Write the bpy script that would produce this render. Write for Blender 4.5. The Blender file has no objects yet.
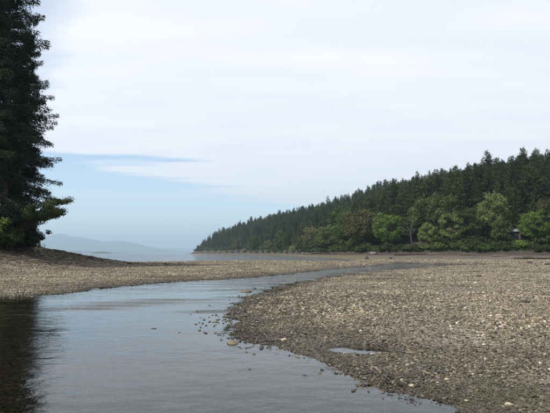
import bpy, math, random
import numpy as np
from mathutils import Vector, Euler

# ------------------------------------------------------------------ camera, sky, sun, exposure
random.seed(7)
rng = np.random.default_rng(11)
sc = bpy.context.scene
COL = sc.collection
R = math.radians
FPX, CX, CY, HOR, EYE = 520.0, 275.0, 206.5, 253.0, 1.6      # photograph frame 550 x 413
PITCH = math.atan((HOR - CY) / FPX)
cam_d = bpy.data.cameras.new('camera')
cam_d.sensor_width = 36.0
cam_d.lens = 36.0 * FPX / 550.0
cam_d.clip_start = 0.1
cam_d.clip_end = 80000
cam = bpy.data.objects.new('camera', cam_d)
COL.objects.link(cam)
cam.location = (0, 0, EYE)
cam.rotation_euler = (R(90) + PITCH, 0, 0)
sc.camera = cam

SUN_EL, SUN_DIR = R(52), Vector((-0.82, -0.57))              # the sun stands up left, a little behind the camera
SUN_DIR.normalize()
sun_d = bpy.data.lights.new('sun', 'SUN')
sun_d.energy = 3.3
sun_d.angle = R(3)
sun_d.color = (1.0, 0.95, 0.88)
sun = bpy.data.objects.new('sun', sun_d)
COL.objects.link(sun)
to_sun = Vector((SUN_DIR.x * math.cos(SUN_EL), SUN_DIR.y * math.cos(SUN_EL), math.sin(SUN_EL)))
sun.rotation_euler = to_sun.to_track_quat('Z', 'Y').to_euler()
sun.location = (-30, -10, 60)

world = bpy.data.worlds.new('World')
sc.world = world
world.use_nodes = True
SKY_STRENGTH = 0.1
STREAK = (0.30, 0.9, 7.5, 9.0)
CLOUD_RGB = (6.3, 6.26, 6.42)

def build_world():
    nt = world.node_tree
    nt.nodes.clear()
    N, L = nt.nodes.new, nt.links.new
    def mth(op, a, b=None, clamp=False):
        n = N('ShaderNodeMath'); n.operation = op; n.use_clamp = clamp
        for i, q in enumerate((a, b)):
            if q is None: continue
            if isinstance(q, (int, float)): n.inputs[i].default_value = q
            else: L(q, n.inputs[i])
        return n.outputs[0]
    sky = N('ShaderNodeTexSky'); sky.sky_type = 'NISHITA'; sky.sun_disc = False
    sky.sun_elevation = SUN_EL
    sky.sun_rotation = math.atan2(SUN_DIR.x, SUN_DIR.y)
    sky.altitude = 0; sky.air_density = 1.0; sky.dust_density = 0.0; sky.ozone_density = 1.6
    tc = N('ShaderNodeTexCoord')
    sep = N('ShaderNodeSeparateXYZ'); L(tc.outputs['Generated'], sep.inputs[0])
    z = mth('MAXIMUM', sep.outputs[2], 0.012)
    x = mth('DIVIDE', sep.outputs[0], z); y = mth('DIVIDE', sep.outputs[1], z)
    def noise(sx, sy, scale, detail, off, ph=0.0):
        c = N('ShaderNodeCombineXYZ')
        L(mth('MULTIPLY', x, sx), c.inputs[0]); L(mth('SUBTRACT', mth('MULTIPLY', y, sy), ph), c.inputs[1]); c.inputs[2].default_value = off
        n = N('ShaderNodeTexNoise'); n.inputs['Scale'].default_value = scale
        n.inputs['Detail'].default_value = detail; n.inputs['Roughness'].default_value = 0.55
        L(c.outputs[0], n.inputs['Vector'])
        return mth('SUBTRACT', n.outputs['Fac'], 0.5)
    streak = noise(STREAK[0], STREAK[1], 1.0, 2.0, STREAK[2], 0.68)
    fine = noise(0.9, 2.2, 1.0, 5.0, 8.1)
    big = noise(0.25, 0.3, 1.0, 2.0, 1.7)
    # the cloud deck's far edge runs slanting over the sea; a second edge thins it up left
    b1 = mth('SUBTRACT', mth('ADD', mth('MULTIPLY', x, 2.07), 10.6), y)
    b1 = mth('ADD', b1, mth('ADD', mth('MULTIPLY', streak, STREAK[3]), mth('MULTIPLY', fine, 2.4)))
    m1 = mth('DIVIDE', mth('ADD', b1, 0.25), 1.5, True)
    b2 = mth('ADD', mth('ADD', x, 1.03), mth('MULTIPLY', mth('SUBTRACT', y, 2.2), 0.5))
    b2 = mth('ADD', b2, mth('MULTIPLY', fine, 0.5))
    m2 = mth('DIVIDE', mth('ADD', b2, 0.12), 0.30, True)
    m2 = mth('ADD', mth('MULTIPLY', m2, 0.6), 0.4)
    dens = mth('MULTIPLY', m1, m2)
    dens = mth('MULTIPLY', dens, mth('ADD', mth('ADD', mth('MULTIPLY', fine, 0.25), mth('MULTIPLY', big, 0.25)), 0.95, True), True)
    # thin cirrus veil in the blue part
    veil = mth('MULTIPLY', mth('ADD', mth('MULTIPLY', streak, 1.2), 0.12, True), 0.55)
    dens = mth('MAXIMUM', dens, mth('ADD', veil, 0.08))
    mix = N('ShaderNodeMix'); mix.data_type = 'RGBA'
    L(dens, mix.inputs['Factor']); L(sky.outputs[0], mix.inputs['A'])
    cl = N('ShaderNodeMix'); cl.data_type = 'RGBA'
    cl.inputs['A'].default_value = (CLOUD_RGB[0] * .9, CLOUD_RGB[1] * .92, CLOUD_RGB[2] * .95, 1)
    cl.inputs['B'].default_value = (*CLOUD_RGB, 1)
    L(mth('ADD', mth('MULTIPLY', fine, 1.6), 0.6, True), cl.inputs['Factor'])
    L(cl.outputs['Result'], mix.inputs['B'])
    bg = N('ShaderNodeBackground'); bg.inputs['Strength'].default_value = SKY_STRENGTH
    L(mix.outputs['Result'], bg.inputs['Color'])
    out = N('ShaderNodeOutputWorld'); L(bg.outputs[0], out.inputs[0])
build_world()
sc.view_settings.view_transform = 'Standard'
sc.view_settings.look = 'None'
sc.view_settings.exposure = 0.82
sc.view_settings.gamma = 1.0
sc.view_settings.use_curve_mapping = False
sc.render.engine = 'CYCLES'
sc.cycles.use_denoising = True
sc.cycles.max_bounces = 5
sc.cycles.transparent_max_bounces = 12
sc.cycles.volume_bounces = 0
sc.cycles.use_adaptive_sampling = True
sc.cycles.adaptive_threshold = 0.01

# ------------------------------------------------------------------ helpers
def ray(u, v):
    dx, dy = (u - CX) / FPX, -(v - CY) / FPX
    c, s = math.cos(PITCH), math.sin(PITCH)
    return Vector((dx, c - dy * s, s + dy * c))
def gp(u, v, z=0.0):
    """point of the level z seen in direction (u, v) of the survey sketch"""
    d = ray(u, v); t = (z - EYE) / d.z
    return (d.x * t, d.y * t)
def at(u, v, Y):
    d = ray(u, v); t = Y / d.y
    return Vector((d.x * t, Y, EYE + d.z * t))

def tag(o, label=None, cat=None, group=None, kind=None):
    if label: o['label'] = label
    if cat: o['category'] = cat
    if group: o['group'] = group
    if kind: o['kind'] = kind
    return o
def link(name, data, parent=None):
    o = bpy.data.objects.new(name, data); COL.objects.link(o)
    if parent: o.parent = parent
    return o
def empty(name, loc, rz=0.0, s=1.0):
    o = link(name, None); o.location = loc; o.rotation_euler = (0, 0, rz); o.scale = (s, s, s)
    o.empty_display_size = 0.3
    return o
def copy_tree(root):
    r = root.copy(); COL.objects.link(r)
    for ch in root.children:
        c = ch.copy(); COL.objects.link(c); c.parent = r
    return r
def mk_mesh(name, verts, faces, mats=(), smooth=False, midx=None):
    """faces: list of int arrays, each (n, k)"""
    me = bpy.data.meshes.new(name)
    verts = np.asarray(verts, dtype=np.float32)
    me.vertices.add(len(verts)); me.vertices.foreach_set('co', verts.ravel())
    faces = [np.asarray(f, dtype=np.int32) for f in faces if len(f)]
    loops = np.concatenate([f.ravel() for f in faces])
    tot = np.concatenate([np.full(len(f), f.shape[1], np.int32) for f in faces])
    start = np.concatenate([[0], np.cumsum(tot)[:-1]]).astype(np.int32)
    me.loops.add(len(loops)); me.loops.foreach_set('vertex_index', loops)
    me.polygons.add(len(tot)); me.polygons.foreach_set('loop_start', start)
    me.polygons.foreach_set('loop_total', tot)
    if smooth: me.polygons.foreach_set('use_smooth', np.ones(len(tot), dtype=bool))
    for m in mats: me.materials.append(m)
    if midx is not None: me.polygons.foreach_set('material_index', np.asarray(midx, dtype=np.int32))
    me.update(calc_edges=True); me.validate()
    return me

class MB:
    """collects tubes, boxes and leaf faces"""
    def __init__(s): s.v = []; s.q = []; s.t = []; s.n = 0
    def add(s, v, q=None, t=None):
        v = np.asarray(v, dtype=float).reshape(-1, 3)
        if q is not None and len(q): s.q.append(np.asarray(q) + s.n)
        if t is not None and len(t): s.t.append(np.asarray(t) + s.n)
        s.v.append(v); s.n += len(v)
    def tube(s, pts, rad, k=6, cap=True):
        pts = np.asarray(pts, float); n = len(pts)
        d = np.gradient(pts, axis=0); d /= np.linalg.norm(d, axis=1)[:, None] + 1e-9
        ref = np.array([0.31, 0.83, 0.46]) if abs(d[0][2]) > .8 else np.array([0, 0, 1.0])
        a = np.cross(d, ref); a /= np.linalg.norm(a, axis=1)[:, None] + 1e-9
        b = np.cross(d, a)
        th = np.arange(k) * 2 * math.pi / k
        rad = np.broadcast_to(np.asarray(rad, float), (n,))
        ring = pts[:, None] + rad[:, None, None] * (a[:, None] * np.cos(th)[None, :, None] + b[:, None] * np.sin(th)[None, :, None])
        v = ring.reshape(-1, 3); q = []
        for i in range(n - 1):
            for j in range(k):
                j2 = (j + 1) % k
                q.append((i * k + j, i * k + j2, (i + 1) * k + j2, (i + 1) * k + j))
        t = []
        if cap:
            v = np.vstack([v, pts[0], pts[-1]]); c0 = n * k
            for j in range(k):
                t.append((c0, (j + 1) % k, j)); t.append((c0 + 1, (n - 1) * k + j, (n - 1) * k + (j + 1) % k))
        s.add(v, q, t)
    def box(s, lo, hi):
        (a, b, c), (d, e, f) = lo, hi
        v = [(a, b, c), (d, b, c), (d, e, c), (a, e, c), (a, b, f), (d, b, f), (d, e, f), (a, e, f)]
        s.add(v, [(0, 3, 2, 1), (4, 5, 6, 7), (0, 1, 5, 4), (1, 2, 6, 5), (2, 3, 7, 6), (3, 0, 4, 7)])
    def kites(s, c, a, b, fold=None):
        """leaf-shaped faces: base c, length vector a, half-width vector b"""
        n = len(c)
        m = c + a * 0.5
        v = np.stack([c, m + b, c + a, m - b], 1).reshape(-1, 3)
        i = np.arange(n)[:, None] * 4
        s.add(v, i + np.array([[0, 1, 2, 3]]))
    def mesh(s, name, mat, smooth=False):
        f = []
        if s.q: f.append(np.concatenate(s.q))
        if s.t: f.append(np.concatenate(s.t))
        return mk_mesh(name, np.concatenate(s.v), f, [mat] if mat else [], smooth)

_perm = np.random.default_rng(5).random((256, 256))
def vnoise(x, y):
    x = np.asarray(x, float); y = np.asarray(y, float)
    xi = np.floor(x).astype(int); yi = np.floor(y).astype(int); fx = x - xi; fy = y - yi
    fx = fx * fx * (3 - 2 * fx); fy = fy * fy * (3 - 2 * fy)
    g = lambda i, j: _perm[i & 255, j & 255]
    return ((g(xi, yi) * (1 - fx) + g(xi + 1, yi) * fx) * (1 - fy) + (g(xi, yi + 1) * (1 - fx) + g(xi + 1, yi + 1) * fx) * fy) - .5
def fbm(x, y, o=4):
    r = 0; a = 1.0
    for i in range(o):
        r = r + a * vnoise(x * 2 ** i + 17.3 * i, y * 2 ** i + 9.1 * i); a *= .5
    return r
def sstep(t): t = np.clip(t, 0, 1); return t * t * (3 - 2 * t)
def sdist(px, py, poly):
    """signed distance to a closed polygon, positive inside"""
    poly = np.asarray(poly, float); best = np.full(px.shape, 1e18); ins = np.zeros(px.shape, bool)
    for i in range(len(poly)):
        x0, y0 = poly[i]; x1, y1 = poly[(i + 1) % len(poly)]
        ex, ey = x1 - x0, y1 - y0; wx, wy = px - x0, py - y0
        t = np.clip((wx * ex + wy * ey) / (ex * ex + ey * ey + 1e-12), 0, 1)
        best = np.minimum(best, (wx - t * ex) ** 2 + (wy - t * ey) ** 2)
        if y0 != y1:
            c = ((y0 > py) != (y1 > py)) & (px < (x1 - x0) * (py - y0) / (y1 - y0) + x0)
            ins ^= c
    d = np.sqrt(best)
    return np.where(ins, d, -d)

# ------------------------------------------------------------------ materials
def new_mat(name):
    m = bpy.data.materials.new(name); m.use_nodes = True
    nt = m.node_tree; nt.nodes.clear()
    return m, nt, nt.nodes.new, nt.links.new
class NB:
    def __init__(s, name): s.m, s.nt, s.N, s.L = new_mat(name)
    def math(s, op, a, b=None, clamp=False):
        n = s.N('ShaderNodeMath'); n.operation = op; n.use_clamp = clamp
        for i, q in enumerate((a, b)):
            if q is None: continue
            if isinstance(q, (int, float)): n.inputs[i].default_value = q
            else: s.L(q, n.inputs[i])
        return n.outputs[0]
    def pos(s): return s.N('ShaderNodeNewGeometry').outputs['Position']
    def scaled(s, vec, sc3):
        n = s.N('ShaderNodeVectorMath'); n.operation = 'MULTIPLY'; s.L(vec, n.inputs[0]); n.inputs[1].default_value = sc3
        return n.outputs[0]
    def noise(s, vec, scale, detail=3, rough=.5, col=False):
        n = s.N('ShaderNodeTexNoise'); n.inputs['Scale'].default_value = scale
        n.inputs['Detail'].default_value = detail; n.inputs['Roughness'].default_value = rough
        s.L(vec, n.inputs['Vector'])
        return n.outputs['Color' if col else 'Fac']
    def voro(s, vec, scale, out='Color', feat='F1'):
        n = s.N('ShaderNodeTexVoronoi'); n.feature = feat; n.inputs['Scale'].default_value = scale; s.L(vec, n.inputs['Vector'])
        return n.outputs[out]
    def ramp(s, fac, stops, interp='LINEAR'):
        n = s.N('ShaderNodeValToRGB'); cr = n.color_ramp; cr.interpolation = interp
        while len(cr.elements) < len(stops): cr.elements.new(.5)
        for e, (p, c) in zip(cr.elements, stops):
            e.position = p; e.color = (*c, 1) if len(c) == 3 else c
        s.L(fac, n.inputs[0]); return n.outputs[0]
    def mix(s, fac, a, b, mode='MIX'):
        n = s.N('ShaderNodeMix'); n.data_type = 'RGBA'; n.blend_type = mode
        for key, q in (('Factor', fac), ('A', a), ('B', b)):
            i = n.inputs[key] if key == 'Factor' else n.inputs[key]
            if key != 'Factor': i = [k for k in n.inputs if k.name == key and k.type == 'RGBA'][0]
            if isinstance(q, tuple): i.default_value = (*q, 1)
            elif isinstance(q, (int, float)): i.default_value = q
            else: s.L(q, i)
        return [o for o in n.outputs if o.type == 'RGBA'][0]
    def bsdf(s, col, rough=.8, spec=.3, normal=None):
        b = s.N('ShaderNodeBsdfPrincipled')
        for key, q in (('Base Color', col), ('Roughness', rough), ('Specular IOR Level', spec)):
            if isinstance(q, tuple): b.inputs[key].default_value = (*q, 1)
            elif isinstance(q, (int, float)): b.inputs[key].default_value = q
            else: s.L(q, b.inputs[key])
        if normal is not None: s.L(normal, b.inputs['Normal'])
        return b.outputs[0]
    def bump(s, h, strength=.5, dist=.05, normal=None):
        n = s.N('ShaderNodeBump'); n.inputs['Strength'].default_value = strength; n.inputs['Distance'].default_value = dist
        s.L(h, n.inputs['Height'])
        if normal is not None: s.L(normal, n.inputs['Normal'])
        return n.outputs[0]
    def out(s, sh, vol=False):
        o = s.N('ShaderNodeOutputMaterial'); s.L(sh, o.inputs[1 if vol else 0]); return s.m

STONE = [(0.0, (.034, .032, .029)), (.20, (.078, .067, .051)), (.40, (.126, .106, .073)), (.58, (.183, .155, .107)),
         (.74, (.23, .199, .144)), (.90, (.285, .252, .188)), (.985, (.38, .35, .28)), (1.0, (.60, .57, .49))]
def wet_nodes(nb, col):
    """the tide keeps the lowest stones wet and dark, and algae grows on them"""
    p = nb.pos(); sep = nb.N('ShaderNodeSeparateXYZ'); nb.L(p, sep.inputs[0])
    n1 = nb.noise(p, 1.3, 4)
    zz = nb.math('SUBTRACT', sep.outputs[2], nb.math('MULTIPLY', nb.math('SUBTRACT', n1, .35), .16))
    wet = nb.math('SUBTRACT', 1.0, nb.math('DIVIDE', zz, .125, True), True)
    alg = nb.math('SUBTRACT', 1.0, nb.math('DIVIDE', nb.math('SUBTRACT', zz, .02), .10, True), True)
    n2 = nb.noise(p, .55, 5, .6)
    alg = nb.math('MULTIPLY', alg, nb.math('MULTIPLY', nb.math('SUBTRACT', n2, .47, True), 5.0, True))
    col = nb.mix(nb.math('MULTIPLY', wet, .88), col, nb.mix(1.0, col, (.22, .20, .17), 'MULTIPLY'))
    col = nb.mix(nb.math('MULTIPLY', alg, .5), col, (.05, .052, .018))
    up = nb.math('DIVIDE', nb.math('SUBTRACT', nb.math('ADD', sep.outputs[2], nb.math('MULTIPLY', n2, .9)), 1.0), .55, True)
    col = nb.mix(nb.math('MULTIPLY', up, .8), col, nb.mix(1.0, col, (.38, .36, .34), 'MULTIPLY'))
    rough = nb.math('SUBTRACT', .92, nb.math('MULTIPLY', wet, .5))
    return col, rough, p
def mat_pebble():
    nb = NB('pebble')
    oi = nb.N('ShaderNodeObjectInfo'); tn = nb.N('ShaderNodeAttribute'); tn.attribute_name = 'tone'
    col = nb.ramp(nb.math('FRACT', nb.math('ADD', oi.outputs['Random'], tn.outputs['Fac'])), STONE)
    p = nb.pos()
    patch = nb.noise(p, .22, 5, .6)
    col = nb.mix(1.0, col, nb.ramp(patch, [(.34, (.60, .57, .54)), (.5, (.98, .95, .9)), (.66, (1.3, 1.24, 1.12))]), 'MULTIPLY')
    sp = nb.noise(p, 60, 3)
    col = nb.mix(1.0, col, nb.ramp(sp, [(.3, (.75, .75, .76)), (.7, (1.2, 1.18, 1.15))]), 'MULTIPLY')
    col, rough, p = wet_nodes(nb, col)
    return nb.out(nb.bsdf(col, rough, .35, nb.bump(nb.noise(p, 45, 4), .5, .006)))
def mat_beach():
    nb = NB('gravel_ground'); p = nb.pos()
    c1 = nb.voro(p, 16.0); c2 = nb.voro(p, 7.0); c3 = nb.voro(p, 34.0)
    def bw(c): 
        n = nb.N('ShaderNodeSeparateColor'); nb.L(c, n.inputs[0]); return n.outputs[0]
    v = nb.math('ADD', nb.math('MULTIPLY', bw(c1), .5), nb.math('MULTIPLY', nb.math('ADD', bw(c2), bw(c3)), .25))
    col = nb.ramp(v, [(.08, (.045, .04, .036)), (.35, (.115, .1, .08)), (.6, (.2, .175, .138)), (.85, (.32, .285, .235)), (1, (.55, .52, .46))])
    patch = nb.noise(p, .12, 6, .62)
    col = nb.mix(1.0, col, nb.ramp(patch, [(.3, (.66, .63, .6)), (.52, (1, .97, .93)), (.72, (1.3, 1.24, 1.12))]), 'MULTIPLY')
    # dry wrack lines and darker silt, drawn out along the shore
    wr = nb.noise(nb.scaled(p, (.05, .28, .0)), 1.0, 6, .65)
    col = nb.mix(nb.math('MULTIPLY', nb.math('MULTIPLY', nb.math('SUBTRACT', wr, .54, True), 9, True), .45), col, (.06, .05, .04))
    # green-brown algal film on the far mud flat
    sep = nb.N('ShaderNodeSeparateXYZ'); nb.L(p, sep.inputs[0])
    fl = nb.math('MULTIPLY', nb.math('DIVIDE', nb.math('SUBTRACT', sep.outputs[1], 78), 25, True),
                 nb.math('SUBTRACT', 1.0, nb.math('DIVIDE', nb.math('SUBTRACT', sep.outputs[0], 18), 25, True), True))
    flatn = nb.noise(nb.scaled(p, (.1, .05, 0)), 1.0, 4, .6)
    col = nb.mix(nb.math('MULTIPLY', fl, nb.math('MULTIPLY', nb.math('SUBTRACT', flatn, .3, True), 2.2, True)), col, (.17, .16, .075))
    mud = nb.math('DIVIDE', nb.math('SUBTRACT', nb.math('ADD', sep.outputs[1], nb.math('MULTIPLY', flatn, 40)), 112), 25, True)    # silty, darker flat beyond the stones
    col = nb.mix(mud, col, nb.mix(1.0, col, (.66, .63, .60), 'MULTIPLY'))
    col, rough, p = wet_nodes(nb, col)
    # forest soil above the tide line (stored per point of the sheet)
    at_ = nb.N('ShaderNodeAttribute'); at_.attribute_name = 'soil'
    soil = nb.ramp(nb.noise(p, .6, 6, .65), [(.3, (.022, .018, .012)), (.5, (.05, .042, .025)), (.7, (.035, .045, .014))])
    col = nb.mix(at_.outputs['Fac'], col, soil)
    at2 = nb.N('ShaderNodeAttribute'); at2.attribute_name = 'bank'
    bk = nb.ramp(nb.noise(nb.scaled(p, (1, 1, 3)), .8, 6, .65), [(.3, (.025, .021, .016)), (.55, (.06, .05, .039)), (.75, (.105, .088, .07))])
    col = nb.mix(at2.outputs['Fac'], col, bk)
    h = nb.math('ADD', nb.voro(p, 16.0, 'Distance'), nb.math('MULTIPLY', nb.voro(p, 7.0, 'Distance'), 1.4))
    nrm = nb.bump(nb.math('MULTIPLY', h, -1.0), .8, .06)
    return nb.out(nb.bsdf(col, rough, .25, nrm))
RIFFLES = [(*gp(95, 309), 1.0, .3), (*gp(146, 303), 1.5, .5), (*gp(118, 306), 1.1, .35), (*gp(172, 300), 1.3, .4), (*gp(205, 312), .9, .3)]
def mat_water():
    nb = NB('water'); p = nb.pos()
    n1 = nb.noise(nb.scaled(p, (2.8, 3.0, 1)), 1.0, 4, .5)
    n2 = nb.noise(nb.scaled(p, (.6, 1.0, 1)), 1.0, 3, .5)
    gust = nb.noise(nb.scaled(p, (.16, .42, 1)), 1.0, 4, .6)
    n3 = nb.noise(nb.scaled(p, (8, 13, 1)), 1.0, 3, .5)
    n4 = nb.noise(nb.scaled(p, (3.0, 7.0, 1)), 1.0, 3, .6)
    amp = nb.math('ADD', .15, nb.math('MULTIPLY', nb.math('SUBTRACT', gust, .40, True), 5.0, True))
    h = nb.math('ADD', nb.math('MULTIPLY', nb.math('MULTIPLY', n1, .012), nb.math('ADD', amp, .35)), nb.math('MULTIPLY', n2, .017))
    h = nb.math('ADD', h, nb.math('MULTIPLY', nb.math('MULTIPLY', n3, .0015), amp))
    sp_ = nb.N('ShaderNodeSeparateXYZ'); nb.L(p, sp_.inputs[0])
    riff = nb.math('ADD', 1.0, nb.math('MULTIPLY', nb.math('DIVIDE', nb.math('SUBTRACT', sp_.outputs[1], 18), 45, True), 5.0))   # the stream runs faster upstream
    h = nb.math('MULTIPLY', h, riff)
    for (cx_, cy_, ax_, ay_) in RIFFLES:                                # water breaking over the shallow stones
        ex = nb.math('POWER', nb.math('DIVIDE', nb.math('SUBTRACT', sp_.outputs[0], cx_), ax_), 2.0)
        ey = nb.math('POWER', nb.math('DIVIDE', nb.math('SUBTRACT', sp_.outputs[1], cy_), ay_), 2.0)
        g_ = nb.math('POWER', 2.718, nb.math('MULTIPLY', nb.math('ADD', ex, ey), -1.0))
        h = nb.math('ADD', h, nb.math('MULTIPLY', nb.math('MULTIPLY', n4, .065), g_))
    nrm = nb.bump(h, 1.0, 1.0)
    fr = nb.N('ShaderNodeFresnel'); fr.inputs['IOR'].default_value = 1.38; nb.L(nrm, fr.inputs['Normal'])
    gl = nb.N('ShaderNodeBsdfGlossy'); gl.inputs['Roughness'].default_value = .045; nb.L(nrm, gl.inputs['Normal'])
    gl.inputs['Color'].default_value = (1, 1, 1, 1)
    tr = nb.N('ShaderNodeBsdfTransparent'); tr.inputs['Color'].default_value = (.50, .50, .47, 1)
    mx = nb.N('ShaderNodeMixShader'); nb.L(fr.outputs[0], mx.inputs[0]); nb.L(tr.outputs[0], mx.inputs[1]); nb.L(gl.outputs[0], mx.inputs[2])
    return nb.out(mx.outputs[0])
def mat_leaf(name, cols, transl=.25, nscale=.5, rnd=True):
    nb = NB(name); p = nb.pos()
    oi = nb.N('ShaderNodeObjectInfo')
    n = nb.noise(p, nscale, 4, .6)
    n2 = nb.noise(p, nscale * 7, 2, .6)
    v = nb.math('ADD', nb.math('MULTIPLY', n, .6), nb.math('MULTIPLY', n2, .4))
    if rnd: v = nb.math('ADD', v, nb.math('MULTIPLY', nb.math('SUBTRACT', oi.outputs['Random'], .5), .42))
    k = len(cols)
    col = nb.ramp(v, [(.3 + .4 * i / (k - 1), c) for i, c in enumerate(cols)])
    d = nb.bsdf(col, .75, .2)
    t = nb.N('ShaderNodeBsdfTranslucent'); nb.L(col, t.inputs[0])
    mx = nb.N('ShaderNodeMixShader'); mx.inputs[0].default_value = transl; nb.L(d, mx.inputs[1]); nb.L(t.outputs[0], mx.inputs[2])
    return nb.out(mx.outputs[0])
def mat_bark(name, a, b, scale=6):
    nb = NB(name); p = nb.pos()
    n = nb.noise(nb.scaled(p, (1, 1, .25)), scale, 5, .65)
    return nb.out(nb.bsdf(nb.ramp(n, [(.3, a), (.7, b)]), .9, .15, nb.bump(n, .8, .05)))
def mat_plain(name, a, b, scale=3, rough=.85, bump=.4, dist=.01):
    nb = NB(name); p = nb.pos(); n = nb.noise(p, scale, 5, .6)
    return nb.out(nb.bsdf(nb.ramp(n, [(.3, a), (.7, b)]), rough, .25, nb.bump(n, bump, dist)))

M = dict(
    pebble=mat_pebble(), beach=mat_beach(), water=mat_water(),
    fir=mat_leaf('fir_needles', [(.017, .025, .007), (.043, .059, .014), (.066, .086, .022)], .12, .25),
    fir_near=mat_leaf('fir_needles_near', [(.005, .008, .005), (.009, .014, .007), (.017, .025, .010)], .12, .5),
    olive=mat_leaf('olive_leaves', [(.034, .046, .013), (.080, .100, .029), (.14, .16, .052)], .25, .35),
    green=mat_leaf('bright_leaves', [(.048, .082, .016), (.095, .150, .028), (.155, .220, .044)], .35, .4),
    dgreen=mat_leaf('mid_leaves', [(.024, .038, .010), (.05, .072, .018), (.085, .112, .028)], .25, .4),
    brown=mat_leaf('brown_leaves', [(.04, .041, .014), (.088, .086, .030), (.14, .134, .049)], .25, .4),
    yellow=mat_leaf('pale_leaves', [(.12, .13, .05), (.2, .2, .08), (.28, .27, .12)], .3, .5),
    bark=mat_bark('bark', (.018, .015, .012), (.06, .05, .042)),
    left_leaf=mat_leaf('bank_leaves', [(.018, .03, .010), (.040, .062, .020), (.075, .105, .036)], .25, .5, False),
    bark_near=mat_bark('near_bark', (.035, .03, .025), (.13, .115, .10)),
    bark_pale=mat_bark('pale_bark', (.06, .052, .045), (.15, .135, .12)),
    drift=mat_bark('driftwood', (.07, .06, .048), (.19, .165, .135), 4),
    drift_dark=mat_bark('wet_driftwood', (.03, .025, .02), (.085, .07, .055), 4),
    grass=mat_leaf('grass', [(.03, .05, .01), (.06, .1, .02), (.09, .14, .03)], .3, .5),
    weed=mat_leaf('seaweed', [(.010, .009, .005), (.024, .020, .009), (.04, .036, .013)], .1, 3.0),
)

# ------------------------------------------------------------------ ground
near_bank = [gp(*p) for p in [(452, 413), (449, 408), (427, 399.5), (400, 394), (380, 391), (364, 382), (328, 365), (292, 354), (256, 341),
             (232, 333), (231, 327), (235, 320), (236, 314), (243, 306), (248, 300), (257, 296), (276, 288), (312, 280), (348, 274), (372, 272),
             (400, 270), (427, 267.5), (455, 265.8), (484, 264.8)]]
far_bank = [gp(*p) for p in [(455, 264.6), (427, 263.6), (400, 263), (372, 266), (340, 268.4), (300, 272.5), (260, 277.4), (220, 279.6), (180, 281.5),
            (138, 284.6), (96, 288.5), (71, 292.5), (33, 296.5), (0, 297)]]
STREAM = [(2.6, 2.5), (3.0, 0), (3.2, -9)] + [(-70, -9), (-70, 24), (-30, 19.6)] + far_bank[::-1] + near_bank[::-1]
HILL = [(110, 122), (200, 95), (500, 40), (1500, 40), (1500, 1500), (100, 1300), (-100, 1060), (-150, 940), (-118, 850), (-30, 560), (15, 330),
        (26, 222), (41, 172), (76, 141)]
SEA = [(-1600, 60), (-90, 62), (-52, 70), (-30, 82), (-14, 98), (2, 104), (9, 98), (13, 92), gp(352, 262), gp(343, 259.4), gp(330, 258.4), gp(312, 257.6),
       gp(290, 256.9), (12, 262), (6, 330), (-40, 560), (-127, 845), (-160, 940), (-108, 1075), (100, 1320), (100, 1900), (-1600, 1900)]
HM_Y = [60, 140, 330, 560, 850, 960, 1300]; HM = [36, 36, 46, 50, 45, 38, 14]
POOLS = [(gp(347, 350), .25, .30), (gp(372, 352), .30, .28)]
SHOAL = [(gp(146, 303), 1.5, .4), (gp(122, 306), 1.0, .3), (gp(168, 300.5), 1.1, .3)]

def ground_h(x, y, parts=False):
    x = np.asarray(x, float); y = np.asarray(y, float)
    ds = -sdist(x, y, STREAM); de = -sdist(x, y, SEA); dh = sdist(x, y, HILL)
    jag = .55 * fbm(x * .9, y * .9, 3) * np.clip(y / 10, .35, 3)
    ds = ds + jag * .55; de = de + jag * 2
    d = np.minimum(ds, de)
    land = .17 * (1 - np.exp(-np.maximum(d, 0) / 5.0)) + .10 * (1 - np.exp(-np.maximum(d, 0) / .6)) * .5
    bed_s = -.26 * (1 - np.exp(np.minimum(ds, 0) / 1.6)) - .03 * (1 - np.exp(np.minimum(ds, 0) / .2))
    bed_e = -2.5 * (1 - np.exp(np.minimum(de, 0) / 25))
    z = np.where(d > 0, land, np.where(ds < de, bed_s, bed_e))
    dry = sstep(d / 2.0)
    z = z + dry * (.06 * fbm(x * .35, y * .35, 4) + .05 * fbm(x * 1.1 + 5, y * 1.1, 3) * np.exp(-y / 80))
    for (c, a, b) in SHOAL:
        z = z + np.where(d < 0, .17 * np.exp(-((x - c[0]) / a) ** 2 - ((y - c[1]) / b) ** 2), 0)
    for (c, a, b) in POOLS:
        g_ = np.clip(1.7 * np.exp(-((x - c[0]) / a) ** 2 - ((y - c[1]) / b) ** 2), 0, 1)
        z = z * (1 - g_) - .07 * g_
    # wooded bank on the left
    z = z + 2.15 * sstep((y - 27 + .15 * (x + 24)) / 24) * sstep((-x - 16) / 11) * sstep((80 - y) / 26) * np.where(d > 0, sstep(d / 6), 0)
    z = z + 2.6 * sstep((-x - 25) / 9) * sstep((y - 36) / 12) * sstep((74 - y) / 18) * np.where(d > 0, 1, 0)
    # far shore: beach, low eroded bank, wooded hill
    z = z + 1.15 * sstep((dh + 24) / 24) * np.where(d > 0, sstep(d / 10), 0)
    hm = np.interp(y, HM_Y, HM)
    und = 1 + .35 * fbm(x * .008 + 3, y * .008, 3)
    z = z + np.where(dh > 0, 0.75 * sstep(dh / 1.6) + hm * und * (1 - np.exp(-(dh / np.interp(y, [150, 400, 850], [92, 75, 48])) ** 1.1)), 0)
    if parts: return z, d, dh
    return z

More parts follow.
